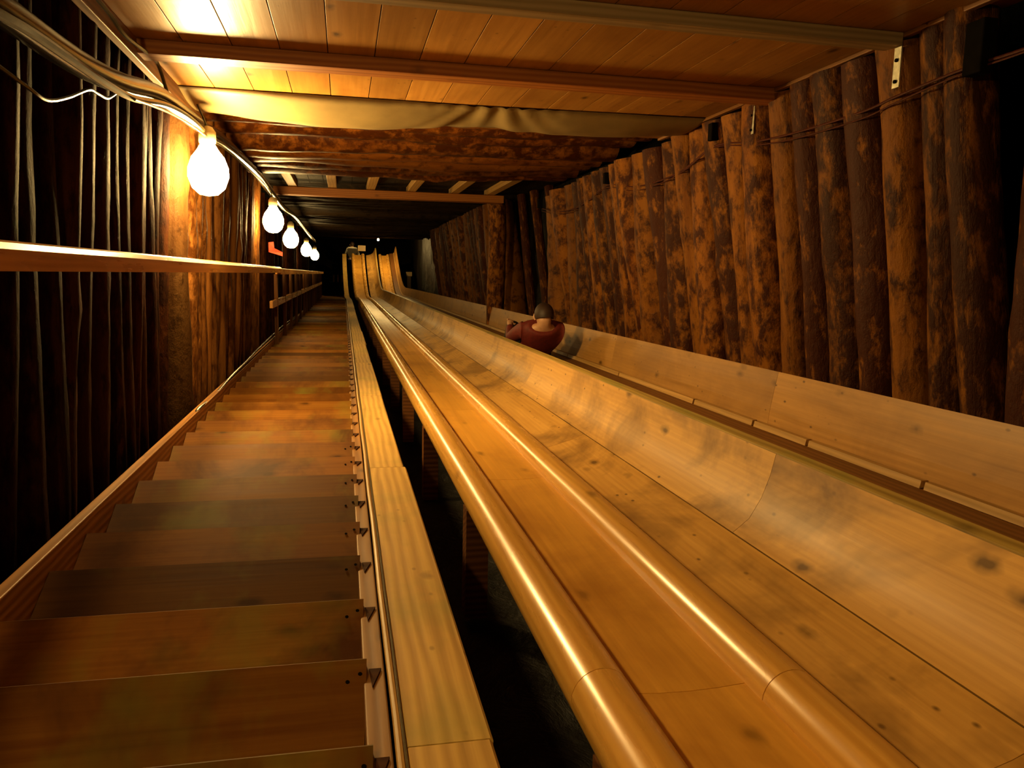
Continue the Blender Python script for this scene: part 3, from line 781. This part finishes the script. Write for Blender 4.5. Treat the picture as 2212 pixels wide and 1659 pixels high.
# ------------------------------------------------------------------ people
def skin(name, mat, pts, edges, rad, parent=None, sub=2, root=0):
    me = bpy.data.meshes.new(name); me.from_pydata([tuple(p) for p in pts], edges, [])
    o = bpy.data.objects.new(name, me); COL.objects.link(o)
    for m_ in ([mat]): me.materials.append(m_)
    sk = o.modifiers.new('skin', 'SKIN'); sk.use_smooth_shade = True
    for i, d in enumerate(me.skin_vertices[0].data):
        r_ = rad[i]; d.radius = r_ if isinstance(r_, tuple) else (r_, r_); d.use_root = (i == root)
    sb = o.modifiers.new('sub', 'SUBSURF'); sb.levels = sub; sb.render_levels = sub
    if parent: o.parent = parent
    return o
def person(name_label, J, root_loc, mats, group=None):
    """J: joint dict in gallery coordinates relative to root_loc"""
    e = empty('person', root_loc, name_label, 'person', group)
    P = {k: Vector(v) for k, v in J.items()}
    skin_m, top_m, leg_m, boot_m, hair_m = mats
    names = ['pelvis', 'chest', 'neck', 'head0', 'head1']
    pts = [P[n_] for n_ in names]; ed = [(0, 1), (1, 2), (2, 3), (3, 4)]; rad = [(.14, .10), (.16, .10), .055, .085, .075]
    for s in 'LR':
        b = len(pts); pts += [P['sh' + s], P['el' + s], P['wr' + s], P['hd' + s]]
        ed += [(1, b), (b, b + 1), (b + 1, b + 2), (b + 2, b + 3)]; rad += [.06, .042, .027, (.04, .016)]
        hd, wr = P['hd' + s], P['wr' + s]; d = (hd - wr).normalized(); sd = d.cross(Vector((.3, .2, 1))).normalized(); dn = d.cross(sd)
        for q, (o_, ln) in enumerate(((-.03, .075), (-.01, .085), (.01, .08), (.03, .065))):
            c = len(pts); a0 = hd + sd * o_ + d * .01; pts += [a0 + d * ln * .5, a0 + d * ln * .9 + dn * .02]
            ed += [(b + 3, c), (c, c + 1)]; rad += [.009, .0075]
        c = len(pts); pts += [wr + d * .04 + sd * .045, wr + d * .075 + sd * .06]; ed += [(b + 3, c), (c, c + 1)]; rad += [.01, .009]
        b = len(pts); pts += [P['hp' + s], P['kn' + s], P['an' + s], P['to' + s]]
        ed += [(0, b), (b, b + 1), (b + 1, b + 2), (b + 2, b + 3)]; rad += [.085, .058, .042, .035]
    skin('body', skin_m, pts, ed, rad, e)
    # clothes follow the body
    pts = [P['pelvis'].lerp(P['chest'], .05), P['chest'], P['chest'].lerp(P['neck'], .75)]; ed = [(0, 1), (1, 2)]; rad = [(.17, .135), (.2, .145), (.13, .1)]
    for s in 'LR':
        b = len(pts); pts += [P['sh' + s], P['el' + s], P['el' + s].lerp(P['wr' + s], .92)]; ed += [(1, b), (b, b + 1), (b + 1, b + 2)]; rad += [.1, .062, .044]
    j = skin('jacket', top_m, pts, ed, rad, e)
    pts = [P['pelvis']]; ed = []; rad = [(.155, .12)]
    for s in 'LR':
        b = len(pts); pts += [P['hp' + s], P['kn' + s], P['kn' + s].lerp(P['an' + s], .93)]; ed += [(0, b), (b, b + 1), (b + 1, b + 2)]; rad += [.105, .078, .06]
    skin('trousers', leg_m, pts, ed, rad, e)
    for s in 'LR':
        skin('boot', boot_m, [P['kn' + s].lerp(P['an' + s], .85), P['an' + s], P['to' + s]], [(0, 1), (1, 2)], [.052, .05, .042], e, 1)
    # head details
    h0, h1 = P['head0'], P['head1']; up = (h1 - h0).normalized(); fw = P['face'].normalized(); sd = up.cross(fw).normalized(); fw = sd.cross(up)
    hc = h0.lerp(h1, .5)
    mb = MB(); vs = []; fs = []; nu, nv = 16, 10
    for i in range(nv + 1):
        a = math.pi * i / nv * .62
        for k in range(nu):
            b = 6.28318 * k / nu; rr = .108
            v = up * math.cos(a) * (rr * 1.1) + (sd * math.cos(b) * .098 + fw * math.sin(b) * .112) * math.sin(a)
            if math.sin(b) > .3: v = v * (1.0 if a < .9 else .82)
            vs.append(hc + up * .02 - fw * .012 + v)
    for i in range(nv):
        for k in range(nu): fs.append((i * nu + k, i * nu + (k + 1) % nu, (i + 1) * nu + (k + 1) % nu, (i + 1) * nu + k))
    mb.poly(vs, fs); ob = mb.build('hair', hair_m, None, smooth=True); ob.parent = e
    for s in (-1, 1):
        mb = MB(); mb.lathe([(.002, -.012), (.011, -.006), (.013, 0), (.011, .006), (.002, .012)], tuple(hc + fw * .092 + sd * s * .033 + up * .012), 8)
        ob = mb.build('eye', hair_m, None, smooth=True); ob.parent = e
        mb = MB(); mb.tube([hc + sd * s * .088 - up * .03, hc + sd * s * .1, hc + sd * s * .092 + up * .03], [.008, .013, .009], 6); ob = mb.build('ear', skin_m, None, smooth=True); ob.parent = e
    mb = MB(); mb.tube([hc + fw * .088 + up * .012, hc + fw * .118 - up * .02, hc + fw * .09 - up * .032], [.006, .012, .006], 6); ob = mb.build('nose', skin_m, None, smooth=True); ob.parent = e
    mb = MB(); mb.tube([hc + fw * .086 - up * .055 - sd * .022, hc + fw * .094 - up * .055, hc + fw * .086 - up * .055 + sd * .022], [.003, .006, .003], 6)
    ob = mb.build('mouth', plain('lips', (.4, .12, .08), .5), None, smooth=True); ob.parent = e
    return e
M_skin = plain('skin', (.55, .3, .17), .5, 0, 30, .1)
M_red = plain('dark red jacket', (.12, .009, .004), .7, 0, 30, .25)
M_dkt = plain('dark trousers', (.016, .018, .008), .8, 0, 30, .3)
M_boot = plain('black boots', (.015, .012, .01), .5)
M_hair = plain('brown hair', (.03, .012, .005), .6)
M_wht = plain('white shirt', (.85, .8, .65), .8, 0, 30, .05)
M_nvy = plain('navy trousers', (.03, .03, .06), .8)
RD = dict(pelvis=(0, .10, .12), chest=(0, -.24, .36), neck=(0, -.36, .46), head0=(0, -.36, .50), head1=(0, -.34, .58), face=(0, 1, .3),
          shL=(-.17, -.26, .42), elL=(-.24, .06, .30), wrL=(-.2, .3, .42), hdL=(-.18, .38, .45),
          shR=(.17, -.26, .42), elR=(.24, .06, .30), wrR=(.2, .3, .42), hdR=(.18, .38, .45),
          hpL=(-.09, .12, .11), knL=(-.12, .52, .42), anL=(-.12, .82, .12), toL=(-.12, .97, .14),
          hpR=(.09, .12, .11), knR=(.12, .50, .44), anR=(.12, .78, .13), toR=(.12, .93, .15))
person('person in dark red jacket sliding down the farther slide, leaning back with knees bent', RD, (1.91, 7.8, -.92), (M_skin, M_red, M_dkt, M_boot, M_hair))
def tilt(v): x, y, z = v; return (x, y * cs - z * sn, y * sn + z * cs)
SD = dict(pelvis=(0, 0, .95), chest=(0, .05, 1.28), neck=(0, .07, 1.48), head0=(0, .07, 1.56), head1=(0, .08, 1.68), face=(-.4, 1, -.1),
          shL=(-.2, .04, 1.42), elL=(-.28, .1, 1.15), wrL=(-.26, .28, 1.0), hdL=(-.25, .35, .97),
          shR=(.2, .04, 1.42), elR=(.29, .05, 1.14), wrR=(.3, .2, .95), hdR=(.3, .26, .9),
          hpL=(-.09, 0, .9), knL=(-.1, .04, .5), anL=(-.1, 0, .08), toL=(-.12, .15, .04),
          hpR=(.09, 0, .9), knR=(.11, .02, .5), anR=(.12, -.04, .08), toR=(.15, .11, .04))
SD = {k: tilt(v) for k, v in SD.items()}
person('person in white shirt and dark trousers standing at the far foot of the slides', SD, (.38, 36.9, floor_z(36.9) - .42), (M_skin, M_wht, M_nvy, M_boot, M_hair))

# ------------------------------------------------------------------ lamp of the entrance platform behind the camera
make_lamp((1.1, -1.6, .78), 'small bulb under the ceiling behind the viewer at the top of the slides', r=.035, L=.35)
make_lamp((-.8, .3, .62), 'small unseen bulb added in line with the left row beside the viewer', r=.04, L=1.8)  # unseen lamp added to lift the near treads and slide boards

# ------------------------------------------------------------------ tip the whole gallery to its real slope
ROT = Matrix.Rotation(-SLOPE, 4, 'X')
bpy.context.view_layer.update()
for o in [o for o in COL.objects if o.parent is None]:
    o.matrix_world = ROT @ o.matrix_world
